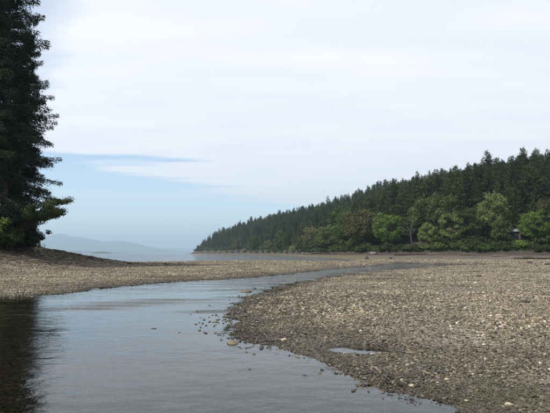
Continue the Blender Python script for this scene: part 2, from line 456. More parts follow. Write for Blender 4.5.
def build_ground():
    ax = np.linspace(-math.asinh(1500 / 5), math.asinh(1500 / 5), 560)
    xs = 5 * np.sinh(ax)
    ay = np.linspace(-math.asinh(9 / 6), math.asinh(1500 / 6), 460)
    ys = 6 * np.sinh(ay)
    X, Y = np.meshgrid(xs, ys)
    z, d, dh = ground_h(X.ravel(), Y.ravel(), True)
    x, y = X.ravel(), Y.ravel()
    nx, ny = len(xs), len(ys)
    i = (np.arange(ny - 1)[:, None] * nx + np.arange(nx - 1)[None]).ravel()
    q = np.stack([i, i + 1, i + nx + 1, i + nx], 1)
    me = mk_mesh('beach', np.stack([x, y, z], 1), [q], [M['beach']], True)
    soil = np.maximum(sstep((dh - 2.2) / 2), sstep((z - 2.3 + .8 * fbm(x * .4, y * .4)) / .6) * (x < 0) * (y < 110))
    bank = sstep((dh + 1.5) / 1.5) * (1 - sstep((dh - 2.4) / 1.5))
    for nm, arr in (('soil', soil), ('bank', bank)):
        a = me.attributes.new(nm, 'FLOAT', 'POINT'); a.data.foreach_set('value', arr.astype(np.float32))
    tag(link('beach', me), kind='structure')
build_ground()
wm = mk_mesh('water', [(-26000, -300, 0), (26000, -300, 0), (26000, 26000, 0), (-26000, 26000, 0)], [[(0, 1, 2, 3)]], [M['water']])
tag(link('water', wm), kind='structure')
sb = NB('sea_floor'); p_ = sb.pos()
sbm = sb.out(sb.bsdf(sb.ramp(sb.noise(p_, .01, 3), [(.3, (.03, .04, .04)), (.7, (.05, .06, .055))]), .9))
fl = mk_mesh('sea_floor', [(-26000, -300, -2.9), (26000, -300, -2.9), (26000, 26000, -2.9), (-26000, 26000, -2.9)], [[(0, 1, 2, 3)]], [sbm])
tag(link('sea_floor', fl), kind='structure')

# ------------------------------------------------------------------ distant land
def far_ridge(name, Y, prof, depth, mat, seed, label, cat):
    """prof: list of (u, v) silhouette points; a real ridge with two slopes and spurs"""
    us = np.array([p[0] for p in prof], float); vs = np.array([p[1] for p in prof], float)
    n = 220; u = np.linspace(us[0], us[-1], n)
    x = (u - CX) / FPX * Y
    top = (HOR - np.interp(u, us, vs)) / FPX * Y + EYE
    top = np.maximum(top + top.max() * .05 * fbm(u * .09 + seed, u * 0 + seed, 4) * sstep((top - 5) / 60), 0)
    m = 25; t = np.linspace(-1, 1, m)
    prof_t = (1 - np.abs(t)) ** .85
    V = []
    for j in range(m):
        sp = 1 + .5 * fbm(u * .12 + seed, np.full(n, t[j] * 3 + seed), 4) * (1 - prof_t[j])
        V.append(np.stack([x * (1 + t[j] * depth / Y * .5), np.full(n, Y + t[j] * depth), top * prof_t[j] * sp - 2.0 * (abs(t[j]) > .97)], 1))
    V = np.concatenate(V)
    i = (np.arange(m - 1)[:, None] * n + np.arange(n - 1)[None]).ravel()
    me = mk_mesh(name, V, [np.stack([i, i + 1, i + n + 1, i + n], 1)], [mat], True)
    tag(link(name, me), label, cat, kind='structure')
mt_m = mat_plain('far_forest', (.025, .04, .03), (.06, .075, .05), .004, .95, .2, 20)
far_ridge('distant_mountain', 13000, [(-60, 246), (-20, 241), (20, 240), (40, 238), (54, 234.8), (62, 233.6), (70, 236.2), (80, 237.3), (92, 239), (104, 241.6),
          (114, 241.2), (126, 240.8), (138, 243.6), (150, 246.8), (160, 248.8), (175, 250.4), (190, 252.4), (200, 253.5)], 2200, mt_m, 3.1,
          'pale blue mountain ridge across the sea', 'mountain')
far_ridge('distant_mountain', 21000, [(120, 252), (140, 249), (165, 247.6), (190, 248.6), (215, 246.4), (240, 247.2), (270, 246), (320, 248), (360, 253)], 2500, mt_m, 7.7,
          'faintest low mountain range fading out on the horizon', 'mountain')
far_ridge('low_island', 6500, [(20, 252), (40, 250.9), (60, 250.6), (84, 250.9), (100, 251.7), (120, 252.4), (150, 253.2)], 500, mt_m, 1.2,
          'low blue island on the horizon below the mountains', 'island')
far_ridge('low_island', 2600, [(93, 252.8), (97, 251.9), (104, 251.7), (109, 252.2), (112, 252.9)], 40, mt_m, 5.2,
          'small dark islet just beyond the gravel spit', 'island')

# ------------------------------------------------------------------ scatter (stuff only)
def scatter_stuff(name, pts, scl, rot, var, variants, kind='stuff', label=None, cat=None):
    me = bpy.data.meshes.new(name)
    me.vertices.add(len(pts)); me.vertices.foreach_set('co', np.asarray(pts, np.float32).ravel())
    a = me.attributes.new('scl', 'FLOAT_VECTOR', 'POINT'); a.data.foreach_set('vector', np.asarray(scl, np.float32).ravel())
    a = me.attributes.new('rot', 'FLOAT_VECTOR', 'POINT'); a.data.foreach_set('vector', np.asarray(rot, np.float32).ravel())
    a = me.attributes.new('var', 'INT', 'POINT'); a.data.foreach_set('value', np.asarray(var, np.int32))
    o = link(name, me)
    col = bpy.data.collections.new(name + '_shapes')
    for i, vm in enumerate(variants):
        col.objects.link(bpy.data.objects.new('%s_shape_%02d' % (name, i), vm))
    ng = bpy.data.node_groups.new(name + '_scatter', 'GeometryNodeTree')
    ng.interface.new_socket('Geometry', in_out='INPUT', socket_type='NodeSocketGeometry')
    ng.interface.new_socket('Geometry', in_out='OUTPUT', socket_type='NodeSocketGeometry')
    N, L = ng.nodes.new, ng.links.new
    gi, go = N('NodeGroupInput'), N('NodeGroupOutput')
    ci = N('GeometryNodeCollectionInfo'); ci.inputs['Collection'].default_value = col
    ci.inputs['Separate Children'].default_value = True; ci.inputs['Reset Children'].default_value = True
    iop = N('GeometryNodeInstanceOnPoints'); iop.inputs['Pick Instance'].default_value = True
    def attr(nm, ty):
        n = N('GeometryNodeInputNamedAttribute'); n.data_type = ty; n.inputs['Name'].default_value = nm; return n.outputs[0]
    L(gi.outputs[0], iop.inputs['Points']); L(ci.outputs[0], iop.inputs['Instance'])
    L(attr('var', 'INT'), iop.inputs['Instance Index']); L(attr('scl', 'FLOAT_VECTOR'), iop.inputs['Scale'])
    e2r = N('FunctionNodeEulerToRotation'); L(attr('rot', 'FLOAT_VECTOR'), e2r.inputs[0])
    L(e2r.outputs[0], iop.inputs['Rotation']); L(iop.outputs[0], go.inputs[0])
    md = o.modifiers.new('scatter', 'NODES'); md.node_group = ng
    tag(o, label, cat, kind=kind)
    return o

# ------------------------------------------------------------------ trees
def unit(v): return v / (np.linalg.norm(v, axis=-1, keepdims=True) + 1e-9)
def fir(seed, h, rad, nb_, near=False, base=.12, ragged=.35, pw=.62):
    """returns (trunk MB, crown MB); a conifer of height h with drooping sprays"""
    r = np.random.default_rng(seed)
    tb, cb = MB(), MB()
    k = 9; zz = np.linspace(-.4, h, k)
    wob = np.cumsum(r.normal(0, .006 * h, (k, 2)), 0); wob[0] = wob[1] * .5
    pts = np.column_stack([wob, zz])
    tr = h * .0125 * (1 - np.clip(zz / h, 0, 1)) ** .8 + .015; tr[0] *= 1.35
    tb.tube(pts, tr, 8 if near else 5)
    hh = base + (1 - base) * (np.arange(nb_) + r.random(nb_)) / nb_
    az = np.arange(nb_) * 2.39996 + r.normal(0, .5, nb_)
    for i in range(nb_):
        f = hh[i]
        if r.random() < .06: continue
        shape = (1 - f) ** pw * (1.0 if f > base + .12 else .55 + .45 * (f - base) / .12)
        Lb = rad * max(shape, .05) * (1 - ragged + 2 * ragged * r.random() ** 1.4)
        z0 = f * h
        p0 = np.array([np.interp(z0, zz, pts[:, 0]), np.interp(z0, zz, pts[:, 1]), z0])
        up = .45 * (f - .35) + r.normal(0, .10)
        d0 = np.array([math.cos(az[i]), math.sin(az[i]), up])
        ns = 7 if near else 4
        t = np.linspace(0, 1, ns)
        bp = p0 + d0 * (t * Lb)[:, None] + np.array([0, 0, -1]) * (Lb * .28 * t ** 1.7 * (1.1 - f))[:, None]
        bp[:, 2] += (t ** 4) * Lb * .08
        if near:
            tb.tube(bp, np.linspace(.02 + .010 * Lb, .008, ns), 4, False)
        elif i % 3 == 0: tb.tube(bp[[0, -1]], [.035, .01], 3, False)
        m = int((16 if near else 11) * (.4 + Lb / rad)) + 3
        ts = .12 + .88 * (np.arange(m) + r.random(m)) / m
        c = np.stack([np.interp(ts, t, bp[:, j]) for j in range(3)], 1)
        hd = np.array([math.cos(az[i]), math.sin(az[i]), 0]); sd = np.array([-math.sin(az[i]), math.cos(az[i]), 0])
        for side in (-1, 1):
            ang = r.normal(.9, .25, m)[:, None]
            dv = hd * np.cos(ang) + sd * side * np.sin(ang) + np.array([0, 0, 1]) * r.normal(-.25, .22 if near else .42, (m, 1))
            ln = (Lb * (.42 if near else .36) * (1.05 - ts) + (.25 if near else .42)) * r.uniform(.6, 1.2, m)
            if not near:
                a = unit(dv) * ln[:, None]
                w = np.cross(a, r.normal(0, 1, (m, 3)) * .35 + np.array([0, 0, 1]))
                cb.kites(c + r.normal(0, .22, (m, 3)), a, unit(w) * (ln * r.uniform(.15, .27, m))[:, None])
            else:
                a = unit(dv) * ln[:, None]
                kk = 13
                for q in range(kk):
                    s_ = (q + r.random(m)) / kk
                    cc = c + a * s_[:, None]; cc[:, 2] -= .10 * ln * s_ ** 2 + r.uniform(-.08, .42, m)
                    sd2 = np.cross(a, [0, 0, 1.0]); sd2 = unit(sd2) * r.choice([-1, 1], m)[:, None]
                    dd = unit(unit(a) * .75 + sd2 * r.uniform(.2, 1, (m, 1)) + r.normal(0, .35, (m, 3)) + np.array([0, 0, -.2]))
                    l2 = r.uniform(.16, .38, m) * (1.1 - .45 * s_)
                    w = unit(np.cross(dd, r.normal(0, 1, (m, 3)))) * (l2 * .13)[:, None]
                    cb.kites(cc, dd * l2[:, None], w)
    return tb, cb

def leafy(seed, h, rx, lobes, leaf, per, trunk_r, base=.28, dome=1.0, lean=(0, 0), flat=.75, shrub=False, fill=.5):
    """broadleaf tree: limbs to leaf clumps spread through an uneven crown"""
    r = np.random.default_rng(seed)
    tb, cb = MB(), MB()
    cz = h * (base + (1 - base) * .5); rz = h * (1 - base) * .5
    C = []
    nb_ = lobes
    lob = []
    for i in range(max(5, lobes // 9)):          # main boughs set the uneven outline
        th = r.uniform(0, 2 * math.pi); e = r.uniform(-.5, 1.0)
        lob.append((np.array([math.cos(th) * math.cos(e), math.sin(th) * math.cos(e), math.sin(e)]), r.uniform(.72, 1.12)))
    while len(C) < nb_:
        d = unit(r.normal(0, 1, 3)); d[2] = d[2] * dome if d[2] > 0 else d[2] * .8
        k = max(l[1] * max(0, float(np.dot(d, l[0]))) ** 1.5 for l in lob)
        k = .62 + .42 * k
        rr = k * r.uniform(fill, 1) ** .6
        C.append((d[0] * rx * rr, d[1] * rx * rr, cz + d[2] * rz * rr))
    C = np.array(C); C[:, 0] += lean[0] * np.clip(C[:, 2] / h, 0, 1.2) ** 1.3; C[:, 1] += lean[1] * np.clip(C[:, 2] / h, 0, 1.2) ** 1.3
    C[:, 2] = np.maximum(C[:, 2], .06 * h)
    nt_ = 1 if not shrub else 4
    for j in range(nt_):
        top = np.array([lean[0] * .55 + r.normal(0, .06) * rx, lean[1] * .55 + r.normal(0, .06) * rx, cz * (.95 if not shrub else .8)])
        bx = r.normal(0, .12 * rx * (nt_ > 1), 2)
        pts = np.array([[bx[0], bx[1], -.4], [bx[0] * .9, bx[1] * .9, .25 * top[2]], [top[0] * .3 + bx[0], top[1] * .3 + bx[1], .55 * top[2]], top])
        tb.tube(pts, [trunk_r * 1.25, trunk_r, trunk_r * .8, trunk_r * .4], 7)
    for i in range(0, len(C), 2 if not shrub else 4):
        s = r.uniform(.35, .95)
        p0 = np.array([np.interp(s, [0, .55, 1], [0, pts[2][j], top[j]]) for j in range(3)]); p0[2] = s * top[2]
        mid = p0 * .45 + C[i] * .55 + r.normal(0, .08 * rx, 3)
        tb.tube([p0, mid, C[i]], [trunk_r * .32, trunk_r * .2, .015], 4, False)
    for c in C:
        cr = rx * r.uniform(.17, .33)
        n = int(per * r.uniform(.7, 1.3))
        o = unit(r.normal(0, 1, (n, 3))) * (cr * r.random((n, 1)) ** .45); o[:, 2] *= flat
        o[:, 2] = np.where(o[:, 2] < -.35 * cr, o[:, 2] * .4, o[:, 2])
        nn = unit(unit(o) + r.normal(0, .38, (n, 3)) + np.array([0, 0, .25]))      # leaves face outward from their clump
        a = unit(np.cross(nn, r.normal(0, 1, (n, 3)))) * (leaf * r.uniform(.6, 1.3, (n, 1)))
        w = unit(np.cross(nn, a)) * (np.linalg.norm(a, axis=1) * r.uniform(.26, .4, n))[:, None]
        cb.kites(c + o, a, w)
    return tb, cb

# --- hillside conifers
FIRS = []
for i, (h, rad, n, bs, rg, pw) in enumerate([(22, 4.6, 120, .04, .38, .62), (20, 3.6, 112, .03, .35, .7), (24, 4.6, 120, .08, .5, .5), (17, 4.2, 120, .03, .32, .48),
                                        (19, 4.6, 130, .10, .45, .42), (18, 3.6, 100, .05, .4, .75), (22, 5.0, 130, .08, .5, .5), (17, 4.4, 130, .06, .4, .38)]):
    tb, cb = fir(100 + i, h, rad, n, False, bs, rg, pw)
    FIRS.append((h, tb.mesh('trunk', M['bark'], True), cb.mesh('crown', M['fir'])))
BROAD = []   # crowns of arbutus and maple seen at a distance: (height, trunk mesh, crown MB, radius)
for i, (h, rx, lo, lean) in enumerate([(11, 5.2, 84, (0, 0)), (12, 5.0, 90, (-.8, -.6)), (10, 5.8, 90, (.5, -.8)), (13, 5.0, 90, (0, 0)), (9, 4.6, 74, (-.5, .3))]):
    BROAD.append((h, rx, leafy(300 + i, h, rx, lo, .38, 125, .26, .0, 1.0, lean, .75, False, .55)))
_bm = {}
def broad_meshes(i, mat):
    if (i, mat) not in _bm:
        h, rx, (tb, cb) = BROAD[i]
        _bm[(i, mat)] = (tb.mesh('trunk', M['bark'], True), cb.mesh('crown', M[mat]))
    return _bm[(i, mat)]
def place_tree(name, loc, rz, s, meshes, label, cat, group=None):
    o = empty(name, loc, rz); o.scale = s if isinstance(s, tuple) else (s, s, s)
    link('trunk', meshes[0], o); link('crown', meshes[1], o)
    return tag(o, label, cat, group)

def forest():
    cand = []
    g = 5.6
    xs = np.arange(-230, 520, g); ys = np.arange(100, 1120, g)
    X, Y = np.meshgrid(xs, ys); X = X.ravel() + rng.uniform(-.45, .45, X.size) * g; Y = Y.ravel() + rng.uniform(-.45, .45, Y.size) * g
    dh = sdist(X, Y, HILL)
    z, _, _ = ground_h(X, Y, True)
    keep = (dh > 5) & (dh < 250) & (np.abs(X / Y) < .66)
    keep &= (rng.random(X.size) < np.where(dh < 25, .8, np.clip(1.15 - Y / 1200, .5, .9)))
    keep &= ~((np.abs(X - 70.5) < 6) & (Y < 158))                    # the clearing of the cabin
    X, Y, z, dh = X[keep], Y[keep], z[keep], dh[keep]
    n = len(X)
    h = rng.uniform(10.5, 20, n) * np.where(dh < 22, .68, 1) + np.where(rng.random(n) < .08, 3.0, 0)
    var = rng.integers(0, len(FIRS), n)
    order = np.argsort(np.hypot(X, Y))
    buf = np.zeros(700); vis = np.zeros(n); sky = np.zeros(700); own = np.full(700, -1)
    U = FPX * X / Y + 350
    for i in order:
        D = Y[i]; w = max(1, .2 * h[i] * FPX / D)
        top = (z[i] + h[i] - EYE) / D * FPX
        bot = (z[i] - EYE) / D * FPX
        a, b = int(max(0, U[i] - w)), int(min(699, U[i] + w)) + 1
        if b <= a: continue
        bins = np.arange(a, b)
        prof = top - (top - bot) * np.abs(bins + .5 - U[i]) / (w + .5)
        seg = buf[a:b]
        v = np.clip(prof - np.maximum(seg, bot), 0, None)
        if 75 < U[i] < 625: vis[i] = v.sum()
        buf[a:b] = np.maximum(seg, prof)
        win = prof > sky[a:b]; sky[a:b][win] = prof[win]; own[a:b][win] = i
    skyline = [int(i) for i in np.unique(own[76:624]) if i >= 0 and (own == i).sum() >= 3]
    big_sky = set(i for i in skyline if (own == i).sum() >= 4)
    rest = [int(i) for i in np.argsort(-vis) if int(i) not in set(skyline)]
    pick = set(skyline) | set(rest[:max(0, 290 - len(skyline))])
    MARK = [(236, 'near the tip of the wooded point'), (300, 'above the small pale yellow bush'), (350, 'above the yellow-green tree'), (376, 'above the round brown-olive tree'),
            (401, 'above the bright green pointed tree'), (446, 'above the snag and largest olive tree'), (505, 'above the tall olive-green tree'), (525, 'above the cabin'), (999, 'at the right edge')]
    ORD = 'leftmost second third fourth fifth sixth seventh eighth ninth tenth eleventh twelfth thirteenth fourteenth fifteenth sixteenth seventeenth eighteenth nineteenth twentieth'.split()
    def mark(i): return next(t for (lim, t) in MARK if U[i] - 75 < lim)
    lab = {}; cnt = {}
    for i in sorted(big_sky, key=lambda q: U[q]):
        k_ = cnt.get(mark(i), 0); cnt[mark(i)] = k_ + 1
        o_ = ORD[min(k_, 19)]
        lab[i] = (o_ + ' skyline fir ' + mark(i)) if k_ == 0 else (o_ + ' skyline fir from the left ' + mark(i))
    for i in pick:
        if i in lab: continue
        zone = 'small fir in the crowded skyline' if i in skyline else 'front-row fir at the hill foot' if dh[i] < 28 else 'fir on the lower slope' if dh[i] < 70 else 'fir on the upper slope'
        lab[i] = 'dark green ' + zone + ' ' + mark(i)
    P, S, Ro, V = [], [], [], []
    for i in range(n):
        m = FIRS[var[i]]; s = h[i] / m[0]; w = min(s, .95) * rng.uniform(.85, 1.15)
        rz = rng.uniform(0, 6.28)
        if i in pick:
            place_tree('fir_tree', (X[i], Y[i], z[i] - .1), rz, (w, w, s), m[1:], lab[i], 'tree', 'firs on the wooded hillside')
        else:
            P.append((X[i], Y[i], z[i] - .1)); S.append((w, w, s)); Ro.append((0, 0, rz)); V.append(var[i])
    vm = []
    for (hh, t, c) in FIRS:
        nv = len(t.vertices); a = np.empty(nv * 3, np.float32); t.vertices.foreach_get('co', a)
        b = np.empty(len(c.vertices) * 3, np.float32); c.vertices.foreach_get('co', b)
        tq = [tuple(p.vertices) for p in t.polygons]
        f4 = [q for q in tq if len(q) == 4]; f3 = [q for q in tq if len(q) == 3]
        cq = np.arange(len(c.vertices)).reshape(-1, 4) + nv
        fs = [np.array(f4), cq] + ([np.array(f3)] if f3 else [])
        mi = [0] * len(f4) + [1] * len(cq) + [0] * len(f3)
        vm.append(mk_mesh('far_fir', np.concatenate([a, b]).reshape(-1, 3), fs, [M['bark'], M['fir']], False, mi))
    scatter_stuff('distant_forest', P, S, Ro, V, vm, label='mass of small dark firs covering the hill up to the ridge', cat='forest')
forest()

def shore_y(u):
    """depth of the foot of the wooded bank in direction u"""
    x = (u - CX) / FPX
    t = np.linspace(90, 1100, 4000)
    d = sdist(x * t, t, HILL)
    k = np.argmax(d > 0)
    return float(t[k])
def row_tree(u, back, vtop, i, mat, name, label, cat='tree', group=None, wid=1.0):
    Y = shore_y(u) + back; x = (u - CX) / FPX * Y
    z = float(ground_h(np.array([x]), np.array([Y]))[0])
    h = (HOR - vtop) / FPX * Y + EYE - z
    s = h / BROAD[i][0]
    return place_tree(name, (x, Y, z - .1), random.uniform(0, 6.28), (s * wid, s * wid, s), broad_meshes(i, mat), label, cat, group)
row_tree(344, 10, 207, 3, 'green', 'maple_tree', 'yellow-green tree rising behind the left side of a round brown-olive tree', wid=.62)
row_tree(362, 5, 208.5, 0, 'brown', 'arbutus_tree', 'round brown-olive tree between two bright green trees', wid=1.12)
row_tree(388, 5, 209, 3, 'green', 'maple_tree', 'bright green pointed tree right of the round brown-olive tree', wid=.98)
row_tree(431, 12, 194, 2, 'olive', 'arbutus_tree', 'large broad olive-green tree right of the bare pale snag', wid=.92)
row_tree(452, 6, 212, 1, 'olive', 'arbutus_tree', 'olive-green tree leaning over the bank right of the largest olive tree', wid=1.05)
row_tree(471, 9, 206, 0, 'olive', 'arbutus_tree', 'olive-green tree left of the tall double-crowned olive tree', wid=.9)
row_tree(493, 12, 191, 1, 'olive', 'arbutus_tree', 'tall olive-green tree left of the cabin', wid=.86)
row_tree(500, 5, 218, 4, 'dgreen', 'arbutus_tree', 'low dark green tree just left of the cabin roof', wid=.8)
row_tree(535, 5, 206, 3, 'green', 'maple_tree', 'bright green tree right of the cabin', wid=1.05)
row_tree(552, 9, 196, 0, 'brown', 'arbutus_tree', 'brownish tree cut off by the right edge beside the bright green tree', wid=.8)
row_tree(330, 9, 224, 4, 'dgreen', 'arbutus_tree', 'dull green rounded tree left of the yellow-green tree', wid=1.1)
row_tree(410, 12, 212, 3, 'dgreen', 'arbutus_tree', 'dark leafy tree behind the bare pale snag', wid=1.1)
row_tree(428, 4, 222, 4, 'olive', 'arbutus_tree', 'low olive tree on the bank right of the bare snag', wid=.8)
row_tree(402, 14, 216, 0, 'dgreen', 'arbutus_tree', 'dark leafy tree between the bright green tree and the snag', wid=.9)
row_tree(293, 2, 245.5, 4, 'yellow', 'willow_bush', 'small pale yellow bush at the foot of the far wood', 'bush', wid=1.0)
hb = 0
for (u, back, vt, i, mt) in [(545, 45, 176, 0, 'brown'), (515, 34, 186, 1, 'dgreen'), (470, 40, 196, 2, 'dgreen'), (310, 20, 226, 0, 'brown'), (280, 18, 230, 1, 'dgreen'),
                             (255, 14, 236, 2, 'dgreen'), (300, 10, 236, 3, 'dgreen'), (238, 12, 238, 4, 'brown'), (268, 8, 240, 0, 'brown'), (345, 40, 205, 4, 'dgreen')]:
    w = {'brown': 'brownish leafy crown showing among the dark hillside firs', 'dgreen': 'dull green leafy crown showing among the dark hillside firs'}[mt]
    row_tree(u, back, vt, i, mt, 'arbutus_tree', w, group=('brown' if mt == 'brown' else 'dull green') + ' leafy trees among the firs', wid=.75)

def snag():
    u = 411; Y = shore_y(u) + 2.2; x = (u - CX) / FPX * Y; z = float(ground_h(np.array([x]), np.array([Y]))[0])
    r = np.random.default_rng(4); tb = MB(); h = 9.6
    o = empty('bare_snag', (x, Y, z - .1))
    pts = np.array([[0, 0, -.2], [.12, 0, 2.5], [-.1, .1, 5], [.25, 0, 7.4], [.1, 0, h]])
    tb.tube(pts, [.2, .16, .13, .08, .02], 7); link('trunk', tb.mesh('trunk', M['bark_pale'], True), o)
    for k in range(16):
        f = r.uniform(.3, .97); z0 = f * h; a = r.uniform(0, 6.28); Lb = (1.05 - f) * 4 + .5
        d = np.array([math.cos(a), math.sin(a), .7]); p0 = np.array([np.interp(z0, pts[:, 2], pts[:, 0]), 0, z0])
        b = MB(); mid = p0 + d * Lb * .5 + r.normal(0, .12, 3); end = p0 + d * Lb + r.normal(0, .25, 3)
        b.tube([p0, mid, end], [.06, .04, .012], 5)
        for q in range(3):
            e = mid + (end - mid) * r.random() + r.normal(0, .5, 3); b.tube([mid * .6 + end * .4, e], [.025, .008], 4)
        link('branch', b.mesh('branch', M['bark_pale'], True), o)
    tag(o, 'bare pale dead tree standing before the dark wood', 'tree')
snag()

# --- shrubs along the far bank
SHR = [leafy(500 + i, 2.6, 1.7 + .2 * i, 26, .26, 42, .05, .05, 1, (0, 0), .8, True, .3) for i in range(3)]
SHR += [leafy(530 + i, 2.6, 1.8, 40, .12, 150, .05, .05, 1, (0, 0), .8, True, .3) for i in range(2)]      # finer, for the near bank
_sm = {}
def shrub(x, Y, s, i, mat, label, group=None, name='shrub', cat='bush', dz=-.1):
    if (i, mat) not in _sm: _sm[(i, mat)] = (SHR[i][0].mesh('stem', M['bark'], True), SHR[i][1].mesh('foliage', M[mat]))
    z = float(ground_h(np.array([x]), np.array([Y]))[0])
    o = empty(name, (x, Y, z + dz), random.uniform(0, 6.28)); o.scale = (s * 1.1, s * 1.1, s)
    link('stem', _sm[(i, mat)][0], o); link('foliage', _sm[(i, mat)][1], o)
    return tag(o, label, cat, group)
k = 0
for u in list(range(404, 556, 4)):
    mt = ['dgreen', 'olive', 'dgreen', 'grass'][k % 4]
    if 481 < u < 489 or 434 < u < 440 or 517 < u < 529: mt = 'green'
    Y = shore_y(u) + random.uniform(.4, 3.0)
    lab = {'green': 'low bright green bush on the low bank of the right shore', 'grass': 'grass-green bush on the low bank of the right shore',
           'dgreen': 'dark green bush on the low bank of the right shore', 'olive': 'olive bush on the low bank of the right shore'}[mt]
    if not (510 < u < 514): shrub((u - CX) / FPX * Y, Y, random.uniform(.65, 1.15), k % 3, mt, lab, lab.split(' on ')[0] + 'es of the right shore')
    k += 1
for u in list(range(203, 290, 6)) + list(range(300, 404, 4)):
    Y = shore_y(u) + random.uniform(.3, 3)
    shrub((u - CX) / FPX * Y, Y, random.uniform(.8, 1.4), k % 3, 'dgreen', 'dark bush at the foot of the far fir wood', 'bushes at the foot of the far fir wood'); k += 1

def undergrowth():
    n = 2600; X = rng.uniform(-200, 330, n * 8); Y = rng.uniform(100, 1000, n * 8); dh = sdist(X, Y, HILL)
    k = (dh > 3) & (dh < 75) & (np.abs(X / Y) < .62); X, Y = X[k][:n], Y[k][:n]
    z = ground_h(X, Y); n = len(X); sz = rng.uniform(.8, 1.9, n)
    vm = []
    for (tb, cb) in SHR[:3]:
        for mt in ('fir', 'dgreen'): vm.append(cb.mesh('undergrowth_bush', M[mt]))
    scatter_stuff('undergrowth', np.stack([X, Y, z - .1], 1), np.stack([sz * 1.2, sz * 1.2, sz], 1), np.stack([0 * sz, 0 * sz, rng.uniform(0, 6.28, n)], 1), rng.integers(0, 6, n), vm,
                  label='dark undergrowth between the trunks of the hillside wood', cat='undergrowth')
undergrowth()

# --- left bank: tall firs, arbutus, shrubs
NEARF = []
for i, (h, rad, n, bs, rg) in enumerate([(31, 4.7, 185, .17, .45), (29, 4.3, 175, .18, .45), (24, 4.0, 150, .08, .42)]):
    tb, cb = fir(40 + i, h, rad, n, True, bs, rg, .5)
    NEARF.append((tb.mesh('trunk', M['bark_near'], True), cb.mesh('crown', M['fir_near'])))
def left_tree(u, Y, i, s, rz, label, lean=0.0):
    x = (u - CX) / FPX * Y; z = float(ground_h(np.array([x]), np.array([Y]))[0])
    o = place_tree('fir_tree', (x, Y, z - .15), rz, s, NEARF[i], label, 'tree')
    o.rotation_euler = (0, lean, rz)
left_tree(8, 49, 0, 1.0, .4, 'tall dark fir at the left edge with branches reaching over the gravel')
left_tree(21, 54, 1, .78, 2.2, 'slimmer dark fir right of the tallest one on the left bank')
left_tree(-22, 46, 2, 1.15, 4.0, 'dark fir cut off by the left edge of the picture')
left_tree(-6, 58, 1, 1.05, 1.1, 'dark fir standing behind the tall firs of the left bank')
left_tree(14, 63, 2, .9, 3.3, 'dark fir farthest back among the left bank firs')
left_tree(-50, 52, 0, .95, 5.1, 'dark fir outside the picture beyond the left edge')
def left_leafy():
    tb, cb = leafy(77, 5.3, 2.1, 60, .14, 190, .13, .4, .8, (5.2, -.4), .6)
    x, Y = -24.1, 47.0; z = float(ground_h(np.array([x]), np.array([Y]))[0])
    place_tree('arbutus_tree', (x, Y, z - .1), 0, 1.0, (tb.mesh('trunk', M['bark'], True), cb.mesh('crown', M['left_leaf'])),
               'leafy tree leaning out over the beach below the left firs', 'tree')
left_leafy()
for j, (x, Y, s, i, mt, lab) in enumerate([
        (-25.3, 45.3, 1.35, 3, 'green', 'bright green bush under the tall firs at the left edge'),
        (-23.6, 46.6, .95, 4, 'left_leaf', 'dark bush between the bright green bush and the leaning tree'),
        (-23.2, 47.6, .85, 3, 'fir_near', 'black-green bush hanging over the end of the left bank'),
        (-27.5, 47.5, 1.5, 4, 'left_leaf', 'large dark bush behind the bright green bush at the left edge'),
        (-24.6, 50, 1.5, 4, 'fir_near', 'blackish bush around the foot of the slimmer left fir'),
        (-23.4, 50, 1.0, 3, 'fir_near', 'dark bush farthest right on the left bank')]):
    shrub(x, Y, s, i, mt, lab)

